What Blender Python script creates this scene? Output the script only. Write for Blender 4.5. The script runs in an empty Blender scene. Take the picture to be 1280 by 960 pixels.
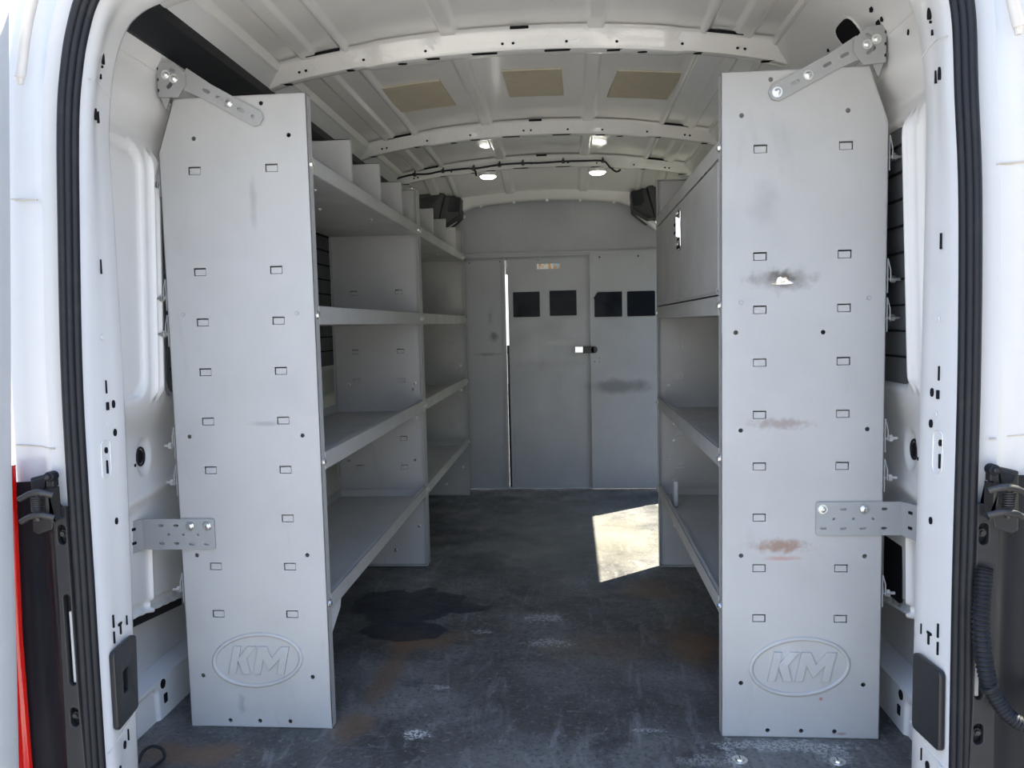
import bpy, bmesh, math, random
from mathutils import Vector, Matrix
random.seed(7)
SC = bpy.context.scene
COL = SC.collection
PI = math.pi

# ------------------------------------------------------------------ materials
def principled(name, color, rough=.5, metal=0., coat=0., spec=.5):
    m = bpy.data.materials.new(name); m.use_nodes = True
    b = m.node_tree.nodes['Principled BSDF']
    b.inputs['Base Color'].default_value = (*color, 1)
    b.inputs['Roughness'].default_value = rough
    b.inputs['Metallic'].default_value = metal
    b.inputs['Coat Weight'].default_value = coat
    b.inputs['Coat Roughness'].default_value = .12
    b.inputs['Specular IOR Level'].default_value = spec
    return m

class G:
    """small node-graph helper around a principled material"""
    def __init__(s, m):
        s.m = m; s.nt = m.node_tree; s.b = s.nt.nodes['Principled BSDF']
        g = s.nt.nodes.new('ShaderNodeNewGeometry'); s.pos = g.outputs['Position']
        s.col = None
    def link(s, a, b): s.nt.links.new(a, b)
    def mathn(s, op, a, b=None, clamp=False):
        n = s.nt.nodes.new('ShaderNodeMath'); n.operation = op; n.use_clamp = clamp
        for i, v in enumerate((a, b)):
            if v is None: continue
            if isinstance(v, (int, float)): n.inputs[i].default_value = v
            else: s.link(v, n.inputs[i])
        return n.outputs[0]
    def noise(s, scale, detail=3, rough=.55, stretch=(1, 1, 1), dist=0.):
        mp = s.nt.nodes.new('ShaderNodeMapping'); mp.inputs['Scale'].default_value = stretch
        s.link(s.pos, mp.inputs['Vector'])
        n = s.nt.nodes.new('ShaderNodeTexNoise')
        n.inputs['Scale'].default_value = scale; n.inputs['Detail'].default_value = detail
        n.inputs['Roughness'].default_value = rough; n.inputs['Distortion'].default_value = dist
        s.link(mp.outputs[0], n.inputs['Vector'])
        return n.outputs['Fac']
    def ramp(s, v, lo, hi, a=0., b=1.):
        n = s.nt.nodes.new('ShaderNodeMapRange'); n.interpolation_type = 'SMOOTHSTEP'
        n.inputs['From Min'].default_value = lo; n.inputs['From Max'].default_value = hi
        n.inputs['To Min'].default_value = a; n.inputs['To Max'].default_value = b
        s.link(v, n.inputs['Value']); return n.outputs[0]
    def mix(s, fac, a, b):
        n = s.nt.nodes.new('ShaderNodeMix'); n.data_type = 'RGBA'
        if isinstance(fac, (int, float)): n.inputs['Factor'].default_value = fac
        else: s.link(fac, n.inputs['Factor'])
        for k, v in ((6, a), (7, b)):
            if isinstance(v, tuple): n.inputs[k].default_value = (*v, 1)
            else: s.link(v, n.inputs[k])
        return n.outputs[2]
    def spot(s, c, r, amt=.6, nscale=12, inner=.55, outer=1., detail=4):
        """ragged blot around c with radii r; 1 inside, 0 outside"""
        v = s.nt.nodes.new('ShaderNodeVectorMath'); v.operation = 'SUBTRACT'
        s.link(s.pos, v.inputs[0]); v.inputs[1].default_value = c
        d = s.nt.nodes.new('ShaderNodeVectorMath'); d.operation = 'DIVIDE'
        s.link(v.outputs[0], d.inputs[0]); d.inputs[1].default_value = r
        l = s.nt.nodes.new('ShaderNodeVectorMath'); l.operation = 'LENGTH'
        s.link(d.outputs[0], l.inputs[0])
        n = s.noise(nscale, detail)
        t = s.mathn('ADD', l.outputs['Value'], s.mathn('MULTIPLY', s.mathn('SUBTRACT', n, .5), amt * 2))
        return s.ramp(t, inner, outer, 1., 0.)
    def base(s, c):
        s.col = c; s.link(c, s.b.inputs['Base Color'])
    def rough(s, v): s.link(v, s.b.inputs['Roughness'])
    def bump(s, h, strength=.2, dist=.002):
        n = s.nt.nodes.new('ShaderNodeBump'); n.inputs['Strength'].default_value = strength
        n.inputs['Distance'].default_value = dist
        s.link(h, n.inputs['Height']); s.link(n.outputs[0], s.b.inputs['Normal'])

def paint(name, col=(.735, .725, .705), rough=.28, coat=.5):
    m = principled(name, col, rough, coat=coat); g = G(m)
    d = tuple(c * .88 for c in col)
    g.base(g.mix(g.ramp(g.noise(3.2, 4), .45, .75, 0, .5), col, d))
    g.bump(g.noise(9, 2), .05, .003)
    return m

def powder(name, col, rough=.48, blots=()):
    m = principled(name, col, rough); g = G(m)
    c = g.mix(g.ramp(g.noise(4.5, 4), .35, .72, 0, .6), tuple(v * 1.05 for v in col), tuple(v * .9 for v in col))
    sm = g.ramp(g.noise(16, 5, .6, (1, 1, .25), .6), .60, .78, 0, .35)      # rubbed smears
    c = g.mix(sm, c, tuple(v * .72 for v in col))
    sc = g.ramp(g.noise(42, 3, .5, (1, 1, .08)), .70, .78, 0, .25)
    c = g.mix(sc, c, tuple(min(1, v * 1.35) for v in col))
    for (p, r, bc, k, amt, ns) in blots:
        f = g.mathn('MULTIPLY', g.spot(p, r, amt, ns, .15, 1.1, 6), k)
        c = g.mix(f, c, bc)
    g.base(c)
    g.rough(g.ramp(g.noise(7, 3), .3, .7, rough - .06, rough + .08))
    g.bump(g.noise(320, 2), .06, .0006)
    return m

M = {}
GREY = (.395, .392, .38)
M['white'] = paint('van_white_paint')
M['white_roof'] = paint('roof_white_paint', (.80, .78, .74), .22, .7)
M['bow'] = paint('crossmember_white_paint', (.80, .785, .745), .2, .8)
g = G(M['bow']); g.bump(g.noise(26, 3, .5, (1, 1, 1), 1.2), .35, .006)
M['white_darkened'] = paint('van_white_darkened', (.54, .535, .525), .3, .3)  # van white darkened so the outer faces look less brightly lit
M['grey'] = powder('grey_powder_coat', GREY)
DIRT = (.06, .055, .05)
M['grey_left'] = powder('grey_powder_coat_scuffed', GREY, blots=[
    ((-.62, 0, 1.12), (.16, .1, .035), (.42, .42, .42), .35, .7, 14),
    ((-.60, 0, .75), (.05, .1, .008), (.2, .2, .2), .5, .8, 30),
    ((-.69, 0, .055), (.012, .1, .035), (.2, .2, .22), .45, 1.1, 60),
    ((-.60, 0, 1.27), (.012, .1, .07), (.24, .24, .24), .5, .8, 25)])
M['grey_right'] = powder('grey_powder_coat_dented', GREY, blots=[
    ((.598, 0, 1.056), (.085, .1, .03), (.13, .12, .10), .6, .9, 40),
    ((.595, 0, 1.064), (.04, .1, .016), (.05, .045, .03), .8, .8, 60),
    ((.595, 0, .735), (.085, .1, .016), (.23, .17, .15), .65, 1.0, 60),
    ((.597, 0, .455), (.075, .1, .02), (.24, .13, .08), .8, 1.0, 55),
    ((.60, 0, .425), (.05, .1, .007), (.38, .20, .16), .7, .8, 40),
    ((.56, 0, 1.22), (.04, .1, .06), (.26, .26, .26), .4, .9, 20),
    ((.61, 0, .195), (.03, .1, .03), (.5, .5, .5), .5, 1.3, 90),
    ((.69, 0, .095), (.006, .1, .006), (.3, .1, .05), .9, .5, 40),
    ((.735, 0, .012), (.022, .1, .004), (.3, .15, .13), .7, .8, 60)])
M['bulk'] = powder('bulkhead_grey', (.30, .31, .318), .36, blots=[
    ((-.32, 2.7, .90), (.035, .1, .035), (.05, .05, .05), .7, .7, 25),
    ((-.34, 2.7, 1.02), (.02, .1, .06), (.12, .12, .12), .5, .9, 25),
    ((-.36, 2.7, .80), (.09, .1, .012), (.14, .14, .14), .6, .9, 18),
    ((.42, 2.68, .60), (.22, .1, .05), (.09, .10, .11), .75, .9, 9),
    ((.05, 2.7, .86), (.15, .1, .02), (.42, .42, .40), .45, .9, 15),
    ((.0, 2.7, .74), (.2, .1, .04), (.2, .2, .2), .4, .9, 12)])
M['bracket'] = powder('bracket_grey_steel', (.31, .315, .31), .42)
M['zinc'] = principled('bright_zinc', (.74, .74, .72), .3, 1.)
M['chrome'] = principled('chrome', (.9, .9, .9), .06, 1.)
M['steel'] = powder('greasy_steel', (.05, .047, .043), .5); M['steel'].node_tree.nodes['Principled BSDF'].inputs['Metallic'].default_value = .4
M['liner'] = powder('dark_wall_liner', (.085, .09, .095), .5)
M['rail_strip'] = principled('matt_black_strip', (.010, .011, .014), .55)
M['hole'] = principled('hole_shade_black', (.012, .012, .014), .9, spec=.1)  # near-black fill painting the shade inside holes, slots and gaps
M['rubber'] = principled('black_rubber', (.028, .028, .03), .5, spec=.3)
g = G(M['rubber']); g.base(g.mix(g.ramp(g.noise(25, 4), .5, .85, 0, .3), (.011, .012, .015), (.05, .048, .044)))
M['rubber_lip'] = principled('dusty_rubber_lip', (.10, .095, .085), .7)
g = G(M['rubber_lip']); g.base(g.mix(g.noise(60, 4), (.035, .033, .030), (.085, .08, .072)))
M['plastic'] = principled('black_plastic', (.03, .03, .032), .45)
g = G(M['plastic']); g.base(g.mix(g.noise(18, 4), (.012, .012, .014), (.026, .025, .024))); g.bump(g.noise(400, 2), .1, .0006)
M['gloss_black'] = principled('black_lamp_plastic', (.010, .011, .014), .3, spec=.25)
g = G(M['gloss_black']); g.rough(g.ramp(g.noise(12, 3), .3, .7, .28, .45))
M['film'] = principled('black_window_film', (.010, .012, .017), .2, spec=.06)
g = G(M['film']); g.bump(g.noise(7, 1, .5, (1, 1, 1.8)), .35, .02)
M['red'] = principled('red_lamp_lens', (.65, .008, .004), .12, coat=.6)
M['red'].node_tree.nodes['Principled BSDF'].inputs['Subsurface Weight'].default_value = .3
M['pad'] = principled('tan_felt_pad', (.36, .32, .235), .85)
g = G(M['pad']); g.base(g.mix(g.noise(22, 5), (.55, .49, .365), (.42, .375, .28)))
M['led'] = principled('led_lens', (.9, .9, .85), .3)
b = M['led'].node_tree.nodes['Principled BSDF']; b.inputs['Emission Color'].default_value = (1., .98, .86, 1); b.inputs['Emission Strength'].default_value = 8.
M['pvc'] = principled('aged_white_pvc', (.66, .61, .54), .4)
g = G(M['pvc']); g.base(g.mix(g.noise(14, 3), (.72, .69, .63), (.55, .49, .42)))
M['tan'] = principled('seam_sealer', (.50, .45, .36), .7)
g = G(M['tan']); g.base(g.mix(g.noise(40, 3), (.56, .52, .45), (.40, .33, .25)))
M['card'] = principled('pale_card', (.55, .56, .56), .6)
g = G(M['card']); g.base(g.mix(g.noise(30, 3), (.58, .59, .59), (.48, .48, .48)))
M['sticker'] = principled('printed_label', (.8, .8, .8), .4)
g = G(M['sticker'])
sx = g.nt.nodes.new('ShaderNodeSeparateXYZ'); g.link(g.pos, sx.inputs[0])
c = g.mix(g.ramp(sx.outputs[0], .02, .06), (.86, .84, .80), (.45, .62, .80))
c = g.mix(g.mathn('MULTIPLY', g.ramp(g.noise(70, 1, .5, (1, 1, .4)), .52, .56), .8), c, (.75, .35, .06))
g.base(c)
M['tear'] = principled('torn_bright_metal', (.80, .76, .66), .35)
g = G(M['tear']); g.base(g.mix(g.ramp(g.noise(110, 3), .5, .65), (.86, .83, .74), (.55, .42, .2)))

# floor: worn black rubber / board
def floor_mat():
    m = principled('worn_black_floor', (.04, .04, .045), .5); g = G(m)
    c = g.mix(g.ramp(g.noise(2.6, 5, .6), .36, .68), (.044, .043, .041), (.155, .149, .137))
    c = g.mix(g.ramp(g.noise(26, 5, .7, (1, .6, 1)), .46, .72, 0, .55), c, (.10, .10, .097))
    c = g.mix(g.ramp(g.noise(90, 4, .7), .50, .66, 0, .7), c, (.022, .024, .027))
    c = g.mix(g.ramp(g.noise(64, 5, .75, dist=.6), .54, .68, 0, .55), c, (.25, .25, .24))
    # scuffs dragged along the walkway, crossing scratches
    c = g.mix(g.ramp(g.noise(20, 6, .7, (1, .22, 1), .8), .52, .74, 0, .6), c, (.24, .238, .23))
    c = g.mix(g.ramp(g.noise(30, 6, .7, (.3, 1, 1), .8), .55, .78, 0, .5), c, (.22, .22, .21))
    c = g.mix(g.ramp(g.noise(7, 6, .7), .52, .72, 0, .7), c, (.024, .027, .032))
    # walkway towards the bulkhead, colour lightened to brighten the sun patch
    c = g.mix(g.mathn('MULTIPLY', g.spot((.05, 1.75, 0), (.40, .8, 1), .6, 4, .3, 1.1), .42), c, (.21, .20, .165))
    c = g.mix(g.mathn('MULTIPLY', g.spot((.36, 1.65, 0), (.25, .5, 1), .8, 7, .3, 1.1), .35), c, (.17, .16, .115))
    # rust / tan dirt
    for p, r, k in (((-.36, .54, 0), (.17, .10, 1), .9), ((-.40, .30, 0), (.05, .26, 1), .7), ((.48, .52, 0), (.13, .2, 1), .8),
                    ((.40, 1.0, 0), (.14, .14, 1), .7), ((-.75, -.12, 0), (.16, .06, 1), .8), ((.22, .5, 0), (.25, .12, 1), .35), ((-.42, .02, 0), (.07, .1, 1), .7)):
        c = g.mix(g.mathn('MULTIPLY', g.spot(p, r, .8, 9, .2, 1.1, 6), k), c, (.15, .088, .048))
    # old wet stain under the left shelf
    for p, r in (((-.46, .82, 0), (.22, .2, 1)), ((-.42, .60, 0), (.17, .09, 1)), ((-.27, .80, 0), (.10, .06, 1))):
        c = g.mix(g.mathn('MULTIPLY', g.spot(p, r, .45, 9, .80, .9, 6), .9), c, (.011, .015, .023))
    # white specks and scuffs, with a few chosen patches
    sp = g.ramp(g.noise(38, 4, .6), .735, .77, 0, .5)
    c = g.mix(sp, c, (.35, .35, .34))
    for p, r, k, n in (((-.256, -.015, 0), (.045, .03, 1), .95, 60), ((.03, .72, 0), (.08, .05, 1), .45, 70), ((.05, .52, 0), (.10, .04, 1), .4, 80), ((-.17, .60, 0), (.04, .02, 1), .5, 80), ((-.24, .22, 0), (.03, .015, 1), .5, 80), ((.30, .02, 0), (.05, .012, 1), .5, 80),
                       ((.60, -.035, 0), (.20, .03, 1), .55, 45), ((.47, -.08, 0), (.02, .09, 1), .45, 35), ((.70, -.07, 0), (.05, .05, 1), .4, 45),
                       ((.40, -.10, 0), (.06, .03, 1), .35, 30)):
        c = g.mix(g.mathn('MULTIPLY', g.mathn('MULTIPLY', g.spot(p, r, 1.2, n, .45, .9, 6), g.ramp(g.noise(150, 3, .6), .42, .56)), k), c, (.52, .52, .49))
    g.base(c)
    g.rough(g.ramp(g.noise(5, 4), .3, .7, .38, .62))
    g.bump(g.noise(70, 5, .7), .6, .004)
    return m
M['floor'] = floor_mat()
def ground_mat():
    m = principled('pale_concrete', (.4, .39, .37), .85); g = G(m)
    c = g.mix(g.noise(.8, 5), (.35, .325, .29), (.28, .26, .232))
    g.base(g.mix(g.ramp(g.noise(40, 4), .5, .7, 0, .3), c, (.28, .27, .26)))
    return m
M['ground'] = ground_mat()
M['bounce_lawn'] = principled('bounce_grass', (.09, .14, .035), .9); g = G(M['bounce_lawn']); g.base(g.mix(g.noise(6, 5), (.20, .21, .11), (.15, .165, .075)))
M['hedge_blocker'] = principled('hedge_blocker_leaves', (.05, .085, .02), .7); g = G(M['hedge_blocker']); g.base(g.mix(g.noise(9, 5), (.06, .11, .025), (.02, .04, .01)))

# ------------------------------------------------------------------ mesh builder
class MB:
    def __init__(s): s.v = []; s.f = []; s.mi = []; s.mats = []
    def midx(s, m):
        if m not in s.mats: s.mats.append(m)
        return s.mats.index(m)
    def add(s, vs, fs, m):
        o = len(s.v); s.v += [tuple(v) for v in vs]
        k = s.midx(m)
        for f in fs: s.f.append([i + o for i in f]); s.mi.append(k)
    def box(s, lo, hi, m):
        x0, y0, z0 = [min(a, b) for a, b in zip(lo, hi)]; x1, y1, z1 = [max(a, b) for a, b in zip(lo, hi)]
        s.add([(x0, y0, z0), (x1, y0, z0), (x1, y1, z0), (x0, y1, z0), (x0, y0, z1), (x1, y0, z1), (x1, y1, z1), (x0, y1, z1)],
              [(0, 3, 2, 1), (4, 5, 6, 7), (0, 1, 5, 4), (1, 2, 6, 5), (2, 3, 7, 6), (3, 0, 4, 7)], m)
    def prism(s, pts, d, m):
        """closed polygon of 3-D points extruded by vector d"""
        n = len(pts); P = [Vector(p) for p in pts]; Q = [p + Vector(d) for p in P]
        s.add(P + Q, [list(range(n))[::-1], list(range(n, 2 * n))] + [(i, (i + 1) % n, (i + 1) % n + n, i + n) for i in range(n)], m)
    def cyl(s, a, b, r, m, n=16, r2=None):
        a = Vector(a); b = Vector(b); r2 = r if r2 is None else r2
        w = (b - a).normalized(); u = w.orthogonal().normalized(); t = w.cross(u)
        A = [a + (u * math.cos(2 * PI * i / n) + t * math.sin(2 * PI * i / n)) * r for i in range(n)]
        B = [b + (u * math.cos(2 * PI * i / n) + t * math.sin(2 * PI * i / n)) * r2 for i in range(n)]
        s.add(A + B, [list(range(n))[::-1], list(range(n, 2 * n))] + [(i, (i + 1) % n, (i + 1) % n + n, i + n) for i in range(n)], m)
    def disc(s, c, nrm, ru, rv, m, n=18, up=(0, 0, 1), t=.0006, rect=False):
        """thin plug (ellipse, or rounded slot when rect) lying on a surface"""
        c = Vector(c); w = Vector(nrm).normalized(); v = Vector(up); v = (v - w * v.dot(w)).normalized(); u = v.cross(w)
        pts = []
        for i in range(n):
            a = 2 * PI * i / n; x, y = math.cos(a), math.sin(a)
            if rect:
                k = .22; x = math.copysign(abs(x) ** k, x); y = math.copysign(abs(y) ** k, y)
            pts.append(c + u * x * ru + v * y * rv)
        s.prism(pts, w * t, m)
    def tube(s, path, r, m, n=10, closed=False, cap=True):
        P = [Vector(p) for p in path]; L = len(P); rings = []
        R = r if isinstance(r, (list, tuple)) else [r] * L
        up = None
        for i in range(L):
            if closed: t = P[(i + 1) % L] - P[i - 1]
            else: t = P[min(i + 1, L - 1)] - P[max(i - 1, 0)]
            t.normalize()
            if up is None: up = t.orthogonal().normalized()
            up = (up - t * up.dot(t)).normalized(); q = t.cross(up)
            rings.append([P[i] + (up * math.cos(2 * PI * k / n) + q * math.sin(2 * PI * k / n)) * R[i] for k in range(n)])
        vs = [v for ring in rings for v in ring]; fs = []
        for i in range(L if closed else L - 1):
            j = (i + 1) % L
            for k in range(n): fs.append((i * n + k, i * n + (k + 1) % n, j * n + (k + 1) % n, j * n + k))
        if cap and not closed: fs += [list(range(n))[::-1], [(L - 1) * n + k for k in range(n)]]
        s.add(vs, fs, m)
    def grid(s, rows, m, skip=None):
        """rows of points -> quad sheet"""
        nr, nc = len(rows), len(rows[0]); fs = []
        for i in range(nr - 1):
            for j in range(nc - 1):
                if skip and skip(i, j): continue
                fs.append((i * nc + j, i * nc + j + 1, (i + 1) * nc + j + 1, (i + 1) * nc + j))
        s.add([p for r in rows for p in r], fs, m)
    def merge(s, other):
        o = len(s.v); s.v += other.v
        for f, k in zip(other.f, other.mi):
            s.f.append([i + o for i in f]); s.mi.append(s.midx(other.mats[k]))
    def build(s, name, parent=None, smooth=False, bevel=0., angle=35, fixn=True):
        me = bpy.data.meshes.new(name)
        off = Vector(parent_base(parent))
        me.from_pydata([Vector(v) - off for v in s.v], [], s.f)
        for m in s.mats: me.materials.append(m)
        for p, k in zip(me.polygons, s.mi): p.material_index = k
        if fixn:
            bm = bmesh.new(); bm.from_mesh(me); bmesh.ops.recalc_face_normals(bm, faces=bm.faces); bm.to_mesh(me); bm.free()
        if smooth:
            for p in me.polygons: p.use_smooth = True
            me.set_sharp_from_angle(angle=math.radians(angle))
        o = bpy.data.objects.new(name, me); COL.objects.link(o)
        if parent is not None: o.parent = parent
        if bevel:
            b = o.modifiers.new('edge', 'BEVEL'); b.width = bevel; b.segments = 2; b.limit_method = 'ANGLE'; b.angle_limit = math.radians(40)
        return o

BASE = {}
def parent_base(p):
    v = Vector((0, 0, 0))
    while p is not None:
        v += p.location; p = p.parent
    return v
def thing(name, label, cat, loc=(0, 0, 0), group=None):
    o = bpy.data.objects.new(name, None); COL.objects.link(o); o.location = loc
    o.empty_display_size = .05
    tag(o, label, cat, group); return o
def tag(o, label, cat, group=None):
    o['label'] = label; o['category'] = cat
    if group: o['group'] = group
    return o
def struct(o, label=None):
    o['kind'] = 'structure'
    if label: o['label'] = label
    return o

def plate(mb, outline, holes, mapf, t, m, bev=0.):
    """flat plate with real holes: 2-D filled curve -> mesh; mapf(u, v, w) -> xyz, w in [-t/2, t/2]"""
    cu = bpy.data.curves.new('tmp', 'CURVE'); cu.dimensions = '2D'; cu.fill_mode = 'BOTH'
    cu.extrude = max(t / 2 - bev, 0); cu.bevel_depth = bev; cu.bevel_resolution = 1
    if bev: cu.offset = -bev
    for poly in [outline] + list(holes):
        sp = cu.splines.new('POLY'); sp.points.add(len(poly) - 1); sp.use_cyclic_u = True
        for p, (u, v) in zip(sp.points, poly): p.co = (u, v, 0, 1)
    ob = bpy.data.objects.new('tmp', cu); COL.objects.link(ob)
    bpy.context.view_layer.update()
    dg = bpy.context.evaluated_depsgraph_get()
    me = ob.evaluated_get(dg).to_mesh()
    mb.add([mapf(*v.co) for v in me.vertices], [list(p.vertices) for p in me.polygons], m)
    ob.evaluated_get(dg).to_mesh_clear()
    bpy.data.objects.remove(ob); bpy.data.curves.remove(cu)
def circ(u, v, r, n=14, rv=None):
    rv = r if rv is None else rv
    return [(u + r * math.cos(2 * PI * i / n), v + rv * math.sin(2 * PI * i / n)) for i in range(n)]
def rect(u, v, w, h): return [(u - w / 2, v - h / 2), (u + w / 2, v - h / 2), (u + w / 2, v + h / 2), (u - w / 2, v + h / 2)]
def slot(u, v, w, h, ang=0., n=6):
    r = h / 2; a = w / 2 - r; pts = []
    for i in range(n + 1): t = -PI / 2 + PI * i / n; pts.append((a + r * math.cos(t), r * math.sin(t)))
    for i in range(n + 1): t = PI / 2 + PI * i / n; pts.append((-a + r * math.cos(t), r * math.sin(t)))
    c, s_ = math.cos(ang), math.sin(ang)
    return [(u + x * c - y * s_, v + x * s_ + y * c) for x, y in pts]
def rrect(u0, v0, u1, v1, r, n=5):
    pts = []
    for cx, cy, a0 in ((u1 - r, v0 + r, -PI / 2), (u1 - r, v1 - r, 0), (u0 + r, v1 - r, PI / 2), (u0 + r, v0 + r, PI)):
        for i in range(n + 1):
            a = a0 + PI / 2 * i / n; pts.append((cx + r * math.cos(a), cy + r * math.sin(a)))
    return pts
def bolt_mb(c, axis, r=.0075, m=None, washer=True, hexa=True):
    m = m or M['zinc']; b = MB(); c = Vector(c); a = Vector(axis).normalized()
    if washer: b.cyl(c, c + a * .0018, r * 1.35, m, 18)
    b.cyl(c + a * .0015, c + a * .0055, r * .95, m, 6 if hexa else 16)
    b.cyl(c + a * .0055, c + a * .0075, r * .8, m, 12, r * .35)
    return b
def bolt(parent, c, axis, r=.0075, name='bolt', hexa=True, smooth=False):
    return bolt_mb(c, axis, r, hexa=hexa).build(name, parent)
def catmull(P, k=6):
    out = []; n = len(P); P = [Vector(p) for p in P]
    for i in range(n - 1):
        p0, p1, p2, p3 = P[max(i - 1, 0)], P[i], P[i + 1], P[min(i + 2, n - 1)]
        for j in range(k):
            t = j / k
            out.append(.5 * ((2 * p1) + (p2 - p0) * t + (2 * p0 - 5 * p1 + 4 * p2 - p3) * t * t + (3 * p1 - p0 - 3 * p2 + p3) * t ** 3))
    out.append(P[-1]); return out
def sst(x, a, b):
    if a == b: return float(x >= a)
    t = min(max((x - a) / (b - a), 0), 1); return t * t * (3 - 2 * t)
def interp(x, T):
    if x <= T[0][0]: return T[0][1]
    for (a, p), (b, q) in zip(T, T[1:]):
        if x <= b: return p + (q - p) * (x - a) / (b - a)
    return T[-1][1]
def frange(a, b, st):
    n = max(1, round((b - a) / st)); return [a + (b - a) * i / n for i in range(n + 1)]

XI, XO, H = .465, .821, 1.509          # shelf inner edge, outer edge, end panel height
YB = 2.71                              # bulkhead

# ------------------------------------------------------------------ FLOOR
f = MB()
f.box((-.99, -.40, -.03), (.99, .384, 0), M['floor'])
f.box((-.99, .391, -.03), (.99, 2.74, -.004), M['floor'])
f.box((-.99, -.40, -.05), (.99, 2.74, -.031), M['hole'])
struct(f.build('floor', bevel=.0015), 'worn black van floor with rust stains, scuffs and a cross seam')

# ------------------------------------------------------------------ SIDE WALLS (stamped inner skins)
PROF = [(0, .885), (.19, .89), (.25, .90), (.47, .895), (.60, .892), (.73, .888), (.79, .868), (.84, .862), (1.36, .842), (1.40, .849),
        (1.44, .857), (1.478, .824), (1.50, .818), (1.565, .815), (1.60, .795), (1.64, .765), (1.69, .728), (1.735, .690)]
def prof(z):
    return (interp(z - .012, PROF) + interp(z, PROF) + interp(z + .012, PROF)) / 3
def rr(y, z, y0, y1, z0, z1, r):
    """signed distance to a rounded rectangle"""
    cy, cz = (y0 + y1) / 2, (z0 + z1) / 2
    dy = abs(y - cy) - (y1 - y0) / 2 + r; dz = abs(z - cz) - (z1 - z0) / 2 + r
    return math.hypot(max(dy, 0), max(dz, 0)) + min(max(dy, dz), 0) - r
RECS = [(-.9, -.035, .825, 1.395), (.045, .92, .815, 1.385), (1.0, 1.78, .815, 1.385), (1.86, 2.6, .815, 1.385)]
RECS_R = [(-.9, -.085, .825, 1.395), (-.025, .92, .815, 1.385)] + RECS[2:]
RIBS = [.005, .96, 1.82]
def wall_x(y, z, s):
    x = prof(z) + (.028 if s < 0 else 0.) * (1 - sst(z, .70, .84))
    for R in (RECS if s < 0 else RECS_R):
        x += .014 * (1 - sst(rr(y, z, *R, .045), -.006, .006))
    for yr in (RIBS if s < 0 else [-.055] + RIBS[1:]):                                   # double upright rib between the recesses
        k = sst(z, .80, .84) * (1 - sst(z, 1.37, 1.40))
        x -= k * .012 * (math.exp(-((y - yr + .012) / .006) ** 2) + math.exp(-((y - yr - .014) / .006) ** 2))
    # opening between the lower inner panel and the sill, deeper skin behind
    zt = .275 - .13 * y if y < .5 else .21
    zs = .108
    if y < 1.0:
        x += .17 * sst(z, zs - .007, zs + .007) * (1 - sst(z, zt - .007, zt + .007))
        x += .010 * sst(z, zt + .015, zt + .02) * (1 - sst(z, zt + .035, zt + .04))
    # lower inner panel: pressed frame around a shallow pocket, upright fold beside it
    x += .012 * (1 - sst(rr(y, z, -.20, -.055, .302, .435, .02), -.004, .004))
    x -= .012 * math.exp(-((y - .03) / .007) ** 2) * sst(z, .25, .28) * (1 - sst(z, .46, .5))
    # shallow dish around the oval grommet
    x += .010 * (1 - sst(math.hypot((y - .026) / .030, (z - .67) / .042), .75, 1.1))
    x -= .010 * math.exp(-((z - .575 - .1 * y) / .02) ** 2)
    # pressed step in the sill
    x += .008 * (1 - sst(rr(y, z, -.2, .02, -.1, .085, .02), -.004, .004))
    return x
ys = frange(-.27, .20, .004) + frange(.20, 1.25, .02)[1:] + frange(1.25, 2.75, .03)[1:]
zs_ = frange(-.02, .55, .0048) + frange(.55, 1.735, .0085)[1:]
WALLS = {}
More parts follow.
